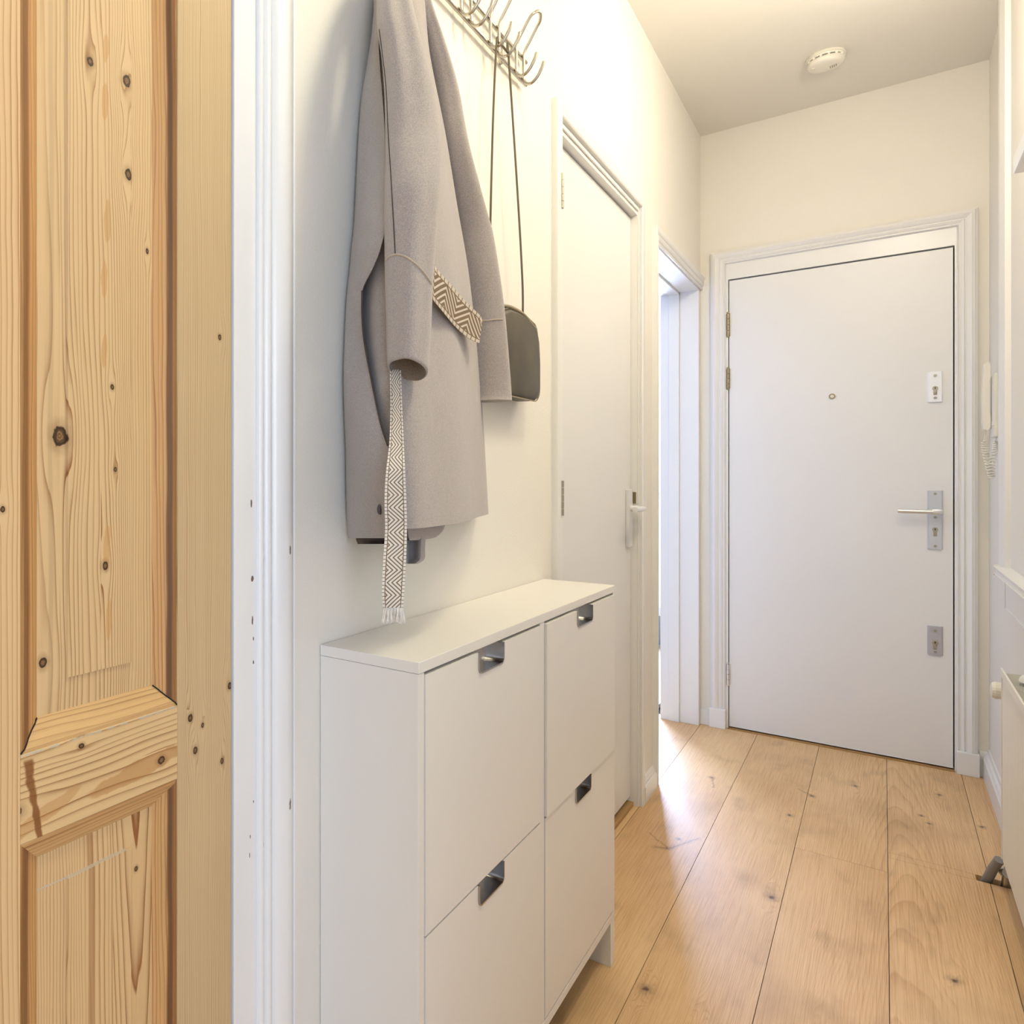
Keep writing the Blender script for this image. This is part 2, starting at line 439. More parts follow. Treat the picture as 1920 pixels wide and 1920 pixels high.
def add_filler(mat, lines):
    # remains of white filler: (z, half width, y limit, wobble)
    nt = mat.node_tree; mm = M.__new__(M); mm.m = mat; mm.nt = nt; mm.b = nt.nodes['Principled BSDF']
    p = mm.xyz(); u, w = p[1], p[2]
    old = N(nt, mm.b.inputs['Base Color'].links[0].from_socket)
    for (z, hw, ymax, gap) in lines:
        k = ((w-z).abs()*(1/hw)+(mm.noise(u*80.0, w*300.0, 0.0, 1.0, 4)-.5)*1.6).ss(1.1, .6)*u.lt(ymax)
        if gap: k = k*mm.noise(u*55.0, 0.0, 0.0, 1.0, 2).ss(.42, .55)
        old = mm.mix(k*.85, old, lin(196, 184, 162))
    nt.links.new(old.s, mm.b.inputs['Base Color'])
RAILW = .7865-.0285+.006-.0404
add_filler(m_rail, [(.8755, .0014, 9, True)])
m_mv = wood('pine_moulding_upright', 1, 2, [(-9, 'str', 260, 0, 0, .8, .8)], lin(206, 160, 104), lin(140, 90, 46), (), fib=.4,
            tint=[(.5985, .0085, .95, BRN), (.4, .0085, .95, lin(126, 80, 40)), (.595, .004, .8, lin(90, 58, 30))])
m_mh = wood('pine_moulding_level', 2, 1, [(-9, 'str', 170, 0, 0, 3.0, .7)], lin(216, 176, 120), lin(150, 102, 56), (), fib=.4,
            tint=[(.7825, .004, .7, lin(150, 100, 52))])
add_filler(m_panel2, [(RAILW, .0011, .5345, False)])
door1 = empty('door_1', (-D, 0, 0)); struct(door1, 'stripped pine panelled door with knots and bare grain', 'door')
y0, y1, zt, zb = -.095, .7000, 2.06, .012
ST, MU = .6045, (.2925, .3925)
RAILZ = (.7865, .877)
TH = -.04
def part1(name, bm, mat, smooth=False): return obj(name, bm, mat, door1, smooth)
# stiles, muntin, rails
part1('stile', BX((LW(ST, zb, TH), LW(y1, zt, 0)), bev=.0012), m_stile)
part1('stile', BX((LW(y0, zb, TH), LW(y0+.0955, zt, 0)), bev=.0012), m_stile)
part1('muntin', BX((LW(MU[0], zb, TH), LW(MU[1], zt, 0)), bev=.0012), m_munt)
for (a, b) in ((RAILZ[0], RAILZ[1]), (zb, .21), (1.955, zt)):
    part1('rail', BX((LW(MU[1], a, TH), LW(ST, b, -.0004)), bev=.0010), m_rail)
    part1('rail', BX((LW(y0+.0955, a, TH), LW(MU[0], b, -.0004)), bev=.0010), m_rail)
MW = .0285
def mould(a0, a1, b0, b1):
    """four mitred mouldings of a sunk panel; name by run"""
    pr = [(0, -.002), (.004, -.0010), (.008, -.0032), (.012, -.0068), (.018, -.0105), (.0235, -.0125), (.0255, -.0150), (MW, -.0160), (MW, -.026), (0, -.026)]
    for nm, P, mt in (('v', lambda o, n: (LW(a0+o, b0+o, n), LW(a0+o, b1-o, n)), m_mv), ('v', lambda o, n: (LW(a1-o, b0+o, n), LW(a1-o, b1-o, n)), m_mv),
                  ('h', lambda o, n: (LW(a0+o, b0+o, n), LW(a1-o, b0+o, n)), m_mh), ('h', lambda o, n: (LW(a0+o, b1-o, n), LW(a1-o, b1-o, n)), m_mh)):
        bm = bmesh.new(); A = [P(o, n) for o, n in pr]
        loft(bm, [[q[0] for q in A], [q[1] for q in A]])
        part1('moulding', bm, mt, True)
def panel(a0, a1, b0, b1, mat, f=.034):
    """raised and fielded panel"""
    a0 += MW-.006; a1 -= MW-.006; b0 += MW-.006; b1 -= MW-.006
    bm = bmesh.new()
    def ring(o, n): return [LW(a0+o, b0+o, n), LW(a1-o, b0+o, n), LW(a1-o, b1-o, n), LW(a0+o, b1-o, n)]
    loft(bm, [ring(0, -.034), ring(0, -.0160), ring(.006, -.0158), ring(f+.006, -.0138), ring(f+.0065, -.0112)])
    part1('panel', bm, mat)
for (ax_, sg) in ((MU[1], 1), (ST, -1)):
    bm = bmesh.new(); tube(bm, [LW(ax_+sg*o_, RAILZ[1]+o_, n_+.0004) for o_, n_ in ((.0005, -.0018), (.004, -.0010), (.008, -.0032), (.012, -.0068), (.018, -.0105), (.0235, -.0125), (.0275, -.0158))], .0009, 6)
    part1('mitre_joint', bm, mat_dark)
for (a0, a1) in ((MU[1], ST), (y0+.0955, MU[0])):
    panel(a0, a1, RAILZ[1], 1.955, m_panel); mould(a0, a1, RAILZ[1], 1.955)
    panel(a0, a1, .21, RAILZ[0], m_panel2); mould(a0, a1, .21, RAILZ[0])

# white frame of the pine door: jamb strip + moulded architrave (chipped paint)
chips = []
for (u, v, a, b) in [(482, 943, .0016, .006), (484, 1086, .0028, .0045), (484, 1166, .0018, .006), (486, 1200, .0013, .003), (486, 1244, .0012, .0025), (499, 1060, .0010, .013),
                     (498, 1585, .0010, .004), (539, 1032, .0016, .006), (539, 1505, .0020, .009), (480, 1573, .0009, .003), (479, 1609, .0008, .004), (486, 1507, .0009, .002), (560, 903, .001, .003), (441, 1737, .001, .004)]:
    q = wp(u, v, .012); chips.append((q.y, q.z, a, b))
mat_chip = paint('chipped_trim_paint', (.84, .84, .84), .28, 45, .06, .001, chips, (.16, .11, .075))
JB = (.7045, .7487)
struct(obj('trim_pine_jamb', BX((LW(JB[0], 0, -.06), LW(JB[1]+.001, 2.07, .0015)), (LW(-.0995, 2.07, -.06), LW(JB[1]+.001, 2.129, .0015)), (LW(-.0999, 0, -.06), LW(-.0965, 2.07, .0015)), bev=.0015), mat_chip), 'flat white jamb beside the pine door', 'door frame')
bm = bmesh.new()
pr = [(0, -.002), (0, .0055), (.0022, .0085), (.006, .0095), (.0085, .0080), (.0105, .0040), (.0125, .0038), (.0150, .0085), (.0185, .0108), (.0225, .0100), (.0250, .0060), (.0270, .0058), (.0300, .0115),
      (.036, .0155), (.050, .0172), (.0625, .0168), (.0665, .0130), (.0680, .0110), (.0690, .0130), (.0715, .0135), (.0735, .0115), (.0745, .0060), (.0790, .0056), (.0800, -.002)]
casing(bm, LW, -.1, JB[1]-.0002, 0, 2.129, pr)
struct(obj('trim_pine_architrave', bm, mat_chip, None, True, 50), 'moulded white architrave with chipped paint beside the pine door', 'architrave')

# ------------------------------------------------------------------ closet door (door_2)
mat_leveralu = M('pale_aluminium', .38, .35, (.80, .80, .80)).m
d2 = empty('door_2', (-D, 2.38, 0)); struct(d2, 'plain cream flush door beyond the shoe cabinet', 'door')
XL = -.022      # leaf face, sunk behind the wall face
leaf = obj('door_leaf', BX((LW(1.976, .034, XL-.04), LW(2.778, 2.078, XL)), bev=.002), mat_door, d2)
for z0_ in (1.868, 1.060):
    bm = bmesh.new()
    for k in range(5): cyl(bm, LW(1.9500, z0_-.002+k*.0185, .0155), LW(1.9500, z0_+.0155+k*.0185, .0155), .0050, 12)
    obj('hinge', bm, mat_brass_n, d2, True)
def lever_set(parent, Mp, a, z0, z1, zl, wid, dirn, n0, arm, mat=mat_metal, thick=.008):
    """long plate, neck and lever"""
    bm = bmesh.new()
    pts = [Mp(a-wid/2, z0, n0), Mp(a+wid/2, z1, n0+thick)]
    lo = [min(pts[0][i], pts[1][i]) for i in range(3)]; hi = [max(pts[0][i], pts[1][i]) for i in range(3)]
    box(bm, lo, hi, .002); pl = obj('handle_plate', bm, mat, parent)
    bm = bmesh.new()
    cyl(bm, Mp(a, zl, n0+.006), Mp(a, zl, n0+.036), .0105, 20)
    tube(bm, smoothpts([Mp(a, zl, n0+.030), Mp(a, zl, n0+.048), Mp(a+dirn*.012, zl, n0+.055), Mp(a+dirn*.05, zl, n0+.056), Mp(a+dirn*arm, zl, n0+.056)], 4), .0088, 14)
    lv = obj('handle', bm, mat, parent, True)
    return pl, lv
lever_set(d2, LW, 2.735, .918, 1.118, 1.052, .042, -1, XL, .125, mat_leveralu, .013)
bm = bmesh.new(); box(bm, LW(2.7765, 1.068, -.020), LW(2.7802, 1.108, -.004)); obj('strike_plate', bm, mat_brass, d2)
# frame: lining with stop, and plain rounded architrave
bm = bmesh.new()
for (a, b) in ((OC[0], 1.974), (2.780, OC[1])):
    box(bm, LW(a, 0, -T), LW(b, OC[2], .0005)) if a > 2 else box(bm, LW(a, 0, -T), LW(b, OC[2], -.0005))
box(bm, LW(1.974, 2.082, -T), LW(2.780, OC[2], .0002)); box(bm, LW(1.974, 2.094, .0002), LW(2.780, 2.106, .006), .002)
box(bm, LW(2.7835, 0, .0004), LW(2.7895, 2.094, .005), .0015)
struct(obj('trim_closet_lining', bm, mat_trim), 'cream lining of the flush closet door', 'door frame')
bm = bmesh.new()
casing(bm, LW, OC[0], OC[1], 0, OC[2], [(0, -.002), (0, .013), (.003, .0155), (.030, .0155), (.036, .014), (.038, .010), (.038, -.002)])
struct(obj('trim_closet_architrave', bm, mat_trim, None, True, 35), 'plain cream architrave round the flush closet door', 'architrave')
bm = bmesh.new(); box(bm, LW(1.974, 0, -T), LW(2.780, .016, -.012), .003)
m_thr = wood('threshold_wood', 0, 1, [(-9, 'str', 300, 0, 0, .4, .6)], lin(176, 138, 88), lin(116, 82, 46))
struct(obj('trim_closet_threshold', bm, m_thr), 'worn bare wood threshold under the flush closet door', 'threshold')

# ------------------------------------------------------------------ open doorway on the left
bm = bmesh.new()
a0, a1, zt2 = OD
for (x0, x1, th) in ((-.079, .001, .0), (-.124, -.079, .010), (-T-.003, -.124, .004)):
    box(bm, LW(a1-.006-th, 0, x0), LW(a1+.001, zt2, x1), .0015)       # far jamb with stops
    box(bm, LW(a0-.001, 0, x0), LW(a0+.006, zt2, x1), .001)
    box(bm, LW(a0, zt2-.006-th, x0), LW(a1, zt2+.001, x1), .0015)
struct(obj('trim_doorway_lining', bm, mat_trim), 'white stepped lining of the open doorway', 'door frame')
bm = bmesh.new()
prd = [(0, -.002), (0, .008), (.006, .010), (.009, .0065), (.013, .0065), (.016, .012), (.028, .015), (.031, .010), (.034, .010), (.037, .015), (.050, .018), (.056, .018), (.058, -.002)]
casing(bm, LW, a0, a1+.04, 0, zt2, prd, 'LT')
struct(obj('trim_doorway_architrave', bm, mat_trim, None, True, 50), 'moulded white architrave of the open doorway', 'architrave')
# window of the adjoining room
w1 = empty('window_1', (-1.65, 5.6, .2)); struct(w1, 'bright tall window of the adjoining room seen through the doorway', 'window')
obj('window_frame', BX(((-2.25, 5.6, .2), (-2.19, 5.66, 2.5)), ((-1.11, 5.6, .2), (-1.05, 5.66, 2.5)), ((-2.19, 5.6, 2.44), (-1.11, 5.66, 2.5)), ((-2.19, 5.6, .2), (-1.11, 5.66, .26)), ((-2.19, 5.61, 1.0), (-1.11, 5.65, 1.06)), bev=.003), mat_trim, w1)
gl = M('window_glass', .03, 0, (.9, .95, 1)); gl.b.inputs['Alpha'].default_value = .08
obj('pane', BX(((-2.19, 5.625, .26), (-1.11, 5.631, 2.44))), gl.m, w1)

# ------------------------------------------------------------------ entrance door (door_3)
d3 = empty('door_3', (-.17, YE, 0)); struct(d3, 'white flush entrance door with three lock plates at the end of the hall', 'door')
XG = .004
obj('door_leaf', BX((EW(-.5435, .011, -.05), EW(.2105, 2.0705, -.002)), bev=.0015), mat_door, d3)
struct(obj('trim_entrance_rebate', BX((EW(XD0-.0055, 0, -.12), EW(XD1+.0055, ZD+.005, -.056))), mat_dark), 'dark rebate gap round the entrance door', 'door frame')
def screw(bm, x, z, n): 
    cyl(bm, EW(x, z, n-.001), EW(x, z, n+.0016), .0052, 14)
def lockplate(z0, z1, zcyl, zscrews, mat, nm):
    bm = bmesh.new(); prism_pts = [(.1345, 0), (.1395, .0075), (.1765, .0075), (.1815, 0)]
    loft(bm, [[EW(x, z0, n-.002) for x, n in prism_pts], [EW(x, z1, n-.002) for x, n in prism_pts]])
    pl = obj(nm, bm, mat, d3)
    bm = bmesh.new()
    cyl(bm, EW(.158, zcyl, .004), EW(.158, zcyl, .0085), .0088, 20)
    box(bm, (.1525, YE-.0080, zcyl-.0265), (.1635, YE-.004, zcyl-.004), .002)
    obj('key_cylinder', bm, mat_brass_n, pl, True)
    bm = bmesh.new(); box(bm, (.1572, YE-.0088, zcyl-.004), (.1588, YE-.0082, zcyl+.004)); cyl(bm, EW(.158, zcyl+.002, .008), EW(.158, zcyl+.002, .0088), .0022, 10)
    obj('keyhole', bm, mat_dark, pl)
    for z in zscrews:
        bm = bmesh.new(); screw(bm, .158, z, .0065); obj('screw', bm, mat_screw, pl, True)
    return pl
mat_bright = M('polished_steel_plate', .3, 0, (.93, .95, .97)).m
mat_mid = M('silver_plate', .35, .45, (.62, .65, .70)).m
mat_low = M('grey_plate', .4, .3, (.50, .49, .52)).m
mat_screw = M('steel_screw', .4, .8, (.40, .38, .34)).m
p1_ = lockplate(1.462, 1.583, 1.516, (1.567, 1.478), mat_bright, 'lock_plate'); p1_['label'] = 'bright upper lock plate'
p2_ = lockplate(.874, 1.107, .952, (1.095, .886), mat_mid, 'handle_plate')
p3_ = lockplate(.450, .5655, .500, (.548, .463), mat_low, 'lock_plate'); p3_['label'] = 'dull grey lower lock plate'
bm = bmesh.new()
cyl(bm, EW(.168, 1.0235, .003), EW(.168, 1.0235, .038), .009, 18)
bx = [EW(.146, 1.0130, .036), EW(.181, 1.0335, .050)]
box(bm, [min(bx[0][i], bx[1][i]) for i in range(3)], [max(bx[0][i], bx[1][i]) for i in range(3)], .0035)
tube(bm, [EW(.150, 1.0235, .043), EW(.120, 1.0235, .045), EW(.052, 1.0250, .045), EW(.045, 1.0250, .045)], [.0085, .0088, .0088, .0084], 12)
obj('handle', bm, mat_metal, d3, True)
bm = bmesh.new(); screw(bm, .158, 1.001, .0065); obj('screw', bm, mat_screw, p2_, True)
bm = bmesh.new(); cyl(bm, EW(-.1675, 1.5085, -.004), EW(-.1675, 1.5085, .003), .0115, 24); ph = obj('peephole', bm, mat_brass, d3, True)
bm = bmesh.new(); cyl(bm, EW(-.1675, 1.5085, .002), EW(-.1675, 1.5085, .0036), .0065, 16); obj('lens', bm, M('peephole_lens', .15, 0, (.75, .74, .70)).m, ph, True)
for (za, zb_, mt) in ((1.815, 1.920, mat_brass), (1.572, 1.665, mat_brass), (.205, .300, mat_metal)):
    bm = bmesh.new()
    for k in range(4): cyl(bm, EW(-.5475, za+k*(zb_-za)/4, .004), EW(-.5475, za+(k+.93)*(zb_-za)/4, .004), .0075, 12)
    cyl(bm, EW(-.5475, za-.006, .004), EW(-.5475, za, .004), .0055, 12); cyl(bm, EW(-.5475, zb_, .004), EW(-.5475, zb_+.006, .004), .0055, 12)
    obj('hinge', bm, mt, d3, True)
bm = bmesh.new(); box(bm, (-.5500, YE-.003, .84), (-.5450, YE+.001, .935)); obj('latch_strip', bm, mat_brass, d3)
bm = bmesh.new(); box(bm, (.2175, YE-.004, 1.005), (.2215, YE-.0005, 1.058)); obj('strike_plate', bm, mat_metal, d3)
bm = bmesh.new()
casing(bm, EW, -.556, .2205, .085, 2.148, [(0, -.002), (0, .012), (.004, .016), (.007, .012), (.010, .012), (.014, .019), (.020, .021), (.0235, .016), (.026, .016), (.030, .022), (.042, .028), (.047, .024), (.050, .024), (.053, .020), (.059, .017), (.061, -.002)])
struct(obj('trim_entrance_architrave', bm, mat_trim, None, True, 50), 'wide moulded white architrave round the entrance door', 'architrave')
bm = bmesh.new(); box(bm, EW(XD0-.006, ZD+.0015, .006), EW(XD1+.006, 2.150, -.02)); box(bm, EW(-.557, 0, .0055), EW(XD0+.0012, 2.149, -.02)); box(bm, EW(XD1, 0, .0055), EW(.2215, 2.149, -.02))
struct(obj('trim_entrance_frame', bm, mat_trim), 'flat white frame head over the entrance door', 'door frame')
bm = bmesh.new(); box(bm, EW(-.6205, 0, .031), EW(-.5545, .088, -.001), .002); box(bm, EW(.2185, 0, .031), EW(.284, .088, -.001), .002)
struct(obj('trim_entrance_plinth', bm, mat_trim), 'white plinth blocks at the foot of the entrance architrave', 'plinth')
bm = bmesh.new(); box(bm, (-D, YE-.015, 0), (-.6205, YE, .068), .002)
box(bm, (.2842, YE-.008, 0), (XR, YE, .10), .002)
struct(obj('baseboard_end', bm, mat_trim), 'short white skirting beside the entrance door', 'baseboard')
bm = bmesh.new(); box(bm, (XD0, YE-.012, -.001), (XD1, YE+.06, .005), .001)
struct(obj('trim_entrance_threshold', bm, m_thr), 'low wooden threshold under the entrance door', 'threshold')
# skirting between closet door and doorway
bm = bmesh.new()
sk = [(0, 0), (.016, 0), (.016, .052), (.014, .056), (.010, .060), (.010, .066), (.007, .070), (.006, .078), (.003, .082), (0, .082)]
loft(bm, [[LW(2.831, z, n) for n, z in sk], [LW(2.9985, z, n) for n, z in sk]])
struct(obj('baseboard_left', bm, mat_trim, None, True, 30), 'moulded white skirting between the closet door and the doorway', 'baseboard')
bm = bmesh.new()
sk2 = [(0, 0), (.018, 0), (.018, .075), (.014, .080), (.012, .090), (.006, .096), (.004, .110), (0, .112)]
loft(bm, [[RW(YR, z, n) for n, z in sk2], [RW(YE-.008, z, n) for n, z in sk2]])
struct(obj('baseboard_right', bm, mat_trim, None, True, 30), 'moulded white skirting under the radiator', 'baseboard')

# ------------------------------------------------------------------ right wall: hatch architrave, sill, shelf
bm = bmesh.new()
loft(bm, [[RW(3.50-o, z, n) for o, n in ((0, -.001), (0, .010), (.02, .014), (.05, .014), (.06, .009), (.07, .009), (.08, .020), (.12, .022), (.17, .022), (.18, .014), (.19, .014), (.195, -.001))] for z in (.85, ZC)])
struct(obj('trim_hatch_architrave', bm, mat_trim, None, True, 50), 'tall moulded architrave on the right wall reaching the ceiling', 'architrave')
bm = bmesh.new()
box(bm, RW(1.0, .846, -.001), RW(3.345, .868, .031), .006); box(bm, RW(1.0, .74, -.001), RW(3.30, .847, .012), .003)
struct(obj('trim_hatch_sill', bm, mat_trim), 'white ledge with rounded nose above the radiator', 'ledge')
bm = bmesh.new(); box(bm, (.205, .9, 1.785), (XR, 2.14, 1.82), .002); box(bm, (.225, .9, 1.82), (XR, 2.135, 2.06), .002)
t = obj('wall_shelf_box', bm, mat_trim); tag(t, 'white box shelf fixed high on the right wall', 'shelf')

# ------------------------------------------------------------------ radiator
R0 = (2.86, .088, .628)
rad = empty('radiator', (XR, 2.0, .088)); tag(rad, 'cream ribbed panel radiator on the right wall below the ledge', 'radiator')
bm = bmesh.new()
pts = []
yy = 1.2; n_ = 0
while yy < 2.855:
    pts += [(.2540, yy), (.2525, yy+.003), (.2525, yy+.010), (.2540, yy+.013)]; yy += .0166
pts = [(.262, 1.19)] + pts + [(.262, 2.86)]
loft(bm, [[(x, y, .100) for x, y in pts], [(x, y, .606) for x, y in pts]])
box(bm, (.253, 1.19, .588), (.2625, R0[0], .606), .002); box(bm, (.2535, 1.19, .090), (.2625, R0[0], .1005), .002)
obj('front_panel', bm, mat_rad, rad)
obj('side_cover', BX(((.2505, R0[0]-.002, .095), (.300, R0[0]+.001, .612)), bev=.0008), mat_rad, rad)
bm = bmesh.new()
box(bm, (.2490, 1.19, .604), (.2540, R0[0]+.002, .628), .002); box(bm, (.297, 1.19, .604), (.301, R0[0], .626), .001)
yy = 1.2
while yy < 2.85: box(bm, (.254, yy, .614), (.297, yy+.004, .618)); yy += .014
obj('top_grille', bm, mat_rad, rad)
bm = bmesh.new()
tube(bm, [(.280, 2.862, .552), (.280, 2.905, .552), (.272, 2.912, .552)], .010, 14); obj('valve_body', bm, mat_metal, rad, True)
bm = bmesh.new(); ring = []
for xv, rr in ((.272, .012), (.268, .021), (.243, .0235), (.236, .020), (.233, .012)):
    ring.append([(xv, 2.912+math.cos(2*math.pi*k/36)*rr*(1+.035*(k % 2)), .552+math.sin(2*math.pi*k/36)*rr*(1+.035*(k % 2))) for k in range(36)])
loft(bm, ring); obj('thermostat_knob', bm, mat_plastic, rad, True, 25)
bm = bmesh.new(); ring = []
for k in range(7):
    a = k/6*math.pi/2; ring.append([(.288+math.cos(2*math.pi*j/20)*.02*math.cos(a)*.999+.0005, 2.70+math.sin(2*math.pi*j/20)*.03*(math.cos(a)+.02), .628+math.sin(a)*.02) for j in range(20)])
loft(bm, ring); obj('vent_cap', bm, mat_plastic, rad, True)
obj('back_panel', BX(((.296, 1.19, .10), (.3115, R0[0], .60))), mat_rad, rad)
bm = bmesh.new(); tube(bm, [(.2235, 2.930, -.015), (.238, 2.905, .045), (.249, 2.882, .083)], .0115, 14)
pp = obj('heating_pipe', bm, M('grey_pipe', .5, .2, (.30, .29, .29)).m, None, True); tag(pp, 'grey heating pipe rising from the notch in the floor to the radiator', 'pipe')
bm = bmesh.new(); tube(bm, [(.262, 2.922, -.015), (.266, 2.900, .05), (.270, 2.878, .078)], .009, 12); cyl(bm, (.262, 2.915, .040), (.268, 2.885, .050), .014, 14)
vv = obj('pipe_valve', bm, mat_metal, pp, True); vv['label'] = 'small steel valve'

# ------------------------------------------------------------------ door phone
dp = empty('door_phone', (XR, 3.66, 1.4)); tag(dp, 'cream wall telephone handset with coiled cord by the entrance door', 'intercom')
obj('phone_base', BX(((.293, 3.52, 1.300), (XR-.0005, 3.64, 1.520)), ((.2905, 3.55, 1.340), (.294, 3.60, 1.36)), bev=.003), mat_plastic, dp)
bm = bmesh.new()
hp = [(1.325, .283), (1.33, .272), (1.36, .270), (1.47, .270), (1.53, .272), (1.565, .274), (1.572, .284), (1.565, .2915), (1.52, .292), (1.50, .286), (1.39, .286), (1.375, .2915), (1.335, .2915)]
loft(bm, [[(x, 3.615, z) for z, x in hp], [(x, 3.665, z) for z, x in hp]])
bmesh.ops.bevel(bm, geom=list(bm.edges), offset=.002, segments=1, affect='EDGES')
obj('handset', bm, mat_plastic, dp)
bm = bmesh.new(); P = []
path = smoothpts([(.280, 3.64, 1.325), (.276, 3.64, 1.29), (.277, 3.62, 1.25), (.284, 3.60, 1.20), (.291, 3.59, 1.160), (.290, 3.58, 1.20), (.297, 3.57, 1.25), (.300, 3.575, 1.285), (.301, 3.58, 1.30)], 40)
n_ = len(path)
for i, p in enumerate(path):
    t = i/(n_-1); r = .0085*min(1, max(0, (min(t, 1-t)-.11)/.04)); a = i*2*math.pi/8.4
    P.append((p[0]+math.cos(a)*r*.9, p[1]+math.sin(a)*r, p[2]+math.sin(a)*r*.1))
tube(bm, P, .0020, 6); obj('coiled_cord', bm, mat_plastic, dp, True)

# ------------------------------------------------------------------ smoke detector
sx, sy = -.168, 3.4916
sd = empty('smoke_detector', (sx, sy, ZC)); tag(sd, 'round white smoke detector on the ceiling before the entrance door', 'smoke detector')
def lathe(bm, prof, n=48):
    loft(bm, [[(sx+math.cos(2*math.pi*k/n)*r, sy+math.sin(2*math.pi*k/n)*r, ZC-z) for k in range(n)] for r, z in prof])
bm = bmesh.new(); lathe(bm, [(.060, 0), (.0615, .003), (.0615, .009), (.0575, .0105), (.0560, .015), (.052, .016)]); obj('mounting_base', bm, mat_plastic, sd, True)
bm = bmesh.new(); lathe(bm, [(.050, .012), (.0500, .0215)]); obj('vent_ring', bm, mat_cabd, sd)
bm = bmesh.new()
lathe(bm, [(.0565, .0205), (.0580, .022), (.0580, .031), (.0550, .037), (.046, .0405), (.030, .042), (.002, .042)])
for k in range(14):
    a = 2*math.pi*k/14; c, s = math.cos(a), math.sin(a)
    box(bm, (sx+c*.0545-.0035, sy+s*.0545-.0035, ZC-.023), (sx+c*.0545+.0035, sy+s*.0545+.0035, ZC-.0145))
obj('cover', bm, mat_plastic, sd, True, 45)
bm = bmesh.new(); cyl(bm, (sx-.040, sy-.012, ZC-.0410), (sx-.040, sy-.012, ZC-.0432), .0075, 18); obj('test_button', bm, mat_plastic, sd, True)
bm = bmesh.new()
for k in range(4): box(bm, (sx+.012+k*.006, sy+.004-k*.002, ZC-.0428), (sx+.015+k*.006, sy+.022-k*.002, ZC-.0418))
obj('sounder_slots', bm, M('slot_shade', .8, 0, (.42, .38, .31)).m, sd)

# ------------------------------------------------------------------ shoe cabinet
CB = (.8973, 1.8573); XF = -D+.17
cab = empty('shoe_cabinet', (-D, CB[0], 0)); tag(cab, 'slim white shoe cabinet with four flap fronts standing against the left wall', 'cabinet')
cp = lambda nm, bm, mt=mat_cab, sm=False, par=cab: obj(nm, bm, mt, par, sm)
cp('top_panel', BX(((-D+.001, CB[0], .884), (XF, CB[1], .900)), bev=.0008))
cp('side_panel', BX(((-D+.001, CB[0]+.0005, 0), (XF-.001, .9145, .8835)), bev=.0006))
cp('side_panel', BX(((-D+.001, 1.8435, .107), (XF-.001, CB[1]-.001, .8835)), bev=.0006))
cp('divider', BX(((-D+.02, 1.3640, .125), (XF-.0015, 1.3865, .8835))))
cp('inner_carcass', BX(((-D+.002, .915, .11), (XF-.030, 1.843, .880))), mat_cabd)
cp('bottom_rail', BX(((XF-.022, .9145, .1065), (XF-.0005, 1.8435, .1240)), bev=.0006))
for (a, b, c, d) in ((1.826, 1.8563, XF-.075, XF-.001), (1.826, 1.8563, -D+.002, -D+.06), (.9145, .931, -D+.002, -D+.06)):
    cp('leg', BX(((c, a, 0), (d, b, .107)), bev=.0008))
def flap(a0, a1, z0, z1, proud, hw):
    """flap front with a cup handle let into its top edge"""
    ac = (a0+a1)/2; r = .009; hd = .0335
    bm = bmesh.new()
    arc = [(ac-hw, z1-hd+r)]+[(ac-hw+r-math.cos(k/6*math.pi/2)*r, z1-hd+r-math.sin(k/6*math.pi/2)*r) for k in range(1, 7)]
    arc += [(2*ac-y, z) for y, z in arc[::-1]]
    polys = [[(a0, z0), (ac-hw, z0), (ac-hw, z1-hd+r), (ac-hw, z1), (a0, z1)], [(ac+hw, z0), (a1, z0), (a1, z1), (ac+hw, z1), (ac+hw, z1-hd+r)]]
    polys += [[(p[0], z0), (q[0], z0), q, p] for p, q in zip(arc, arc[1:])]
    for pl in polys: bm.faces.new([bm.verts.new((XF-.018+proud, y, z)) for y, z in pl])
    bmesh.ops.remove_doubles(bm, verts=bm.verts, dist=1e-5)
    ex = bmesh.ops.extrude_face_region(bm, geom=list(bm.faces))
    bmesh.ops.translate(bm, vec=(.018, 0, 0), verts=[g for g in ex['geom'] if isinstance(g, bmesh.types.BMVert)])
    fl = cp('flap_door', bm)
    # rim + cup
    bm = bmesh.new(); t_ = .0016
    def U(g):
        q = [(ac+hw-g, z1)]
        for k in range(7): t = k/6*math.pi/2; q.append((ac+hw-r+math.cos(t)*(r-g), z1-hd+r-math.sin(t)*(r-g)))
        for k in range(7): t = math.pi/2+k/6*math.pi/2; q.append((ac-hw+r+math.cos(t)*(r-g), z1-hd+r-math.sin(t)*(r-g)))
        q.append((ac-hw+g, z1)); return q
    x1 = XF+proud+.0022; x0 = XF+proud-.0170
    A, B = U(-.0014), U(.0012)
    rings = []
    for o_, i_ in zip(A, B):
        rings.append([(x0, o_[0], o_[1]), (x1, o_[0], o_[1]), (x1, i_[0], i_[1]), (x0, i_[0], i_[1])])
    loft(bm, rings)
    qq = [(x0+.001, y, z) for y, z in U(.0005)]
    loft(bm, [[(x0-.001, y, z) for _, y, z in qq], qq])
    cp('handle', bm, mat_handle, True, fl)
mat_handle = M('dark_chrome', .2, 1, (.42, .41, .41)).m
flap(.9165, 1.3625, .5125, .8790, 0, .0485)
flap(1.3885, 1.8425, .5125, .8790, .0035, .0500)
flap(.9165, 1.3625, .1290, .5090, 0, .0485)
flap(1.3885, 1.8425, .1290, .5090, 0, .0500)

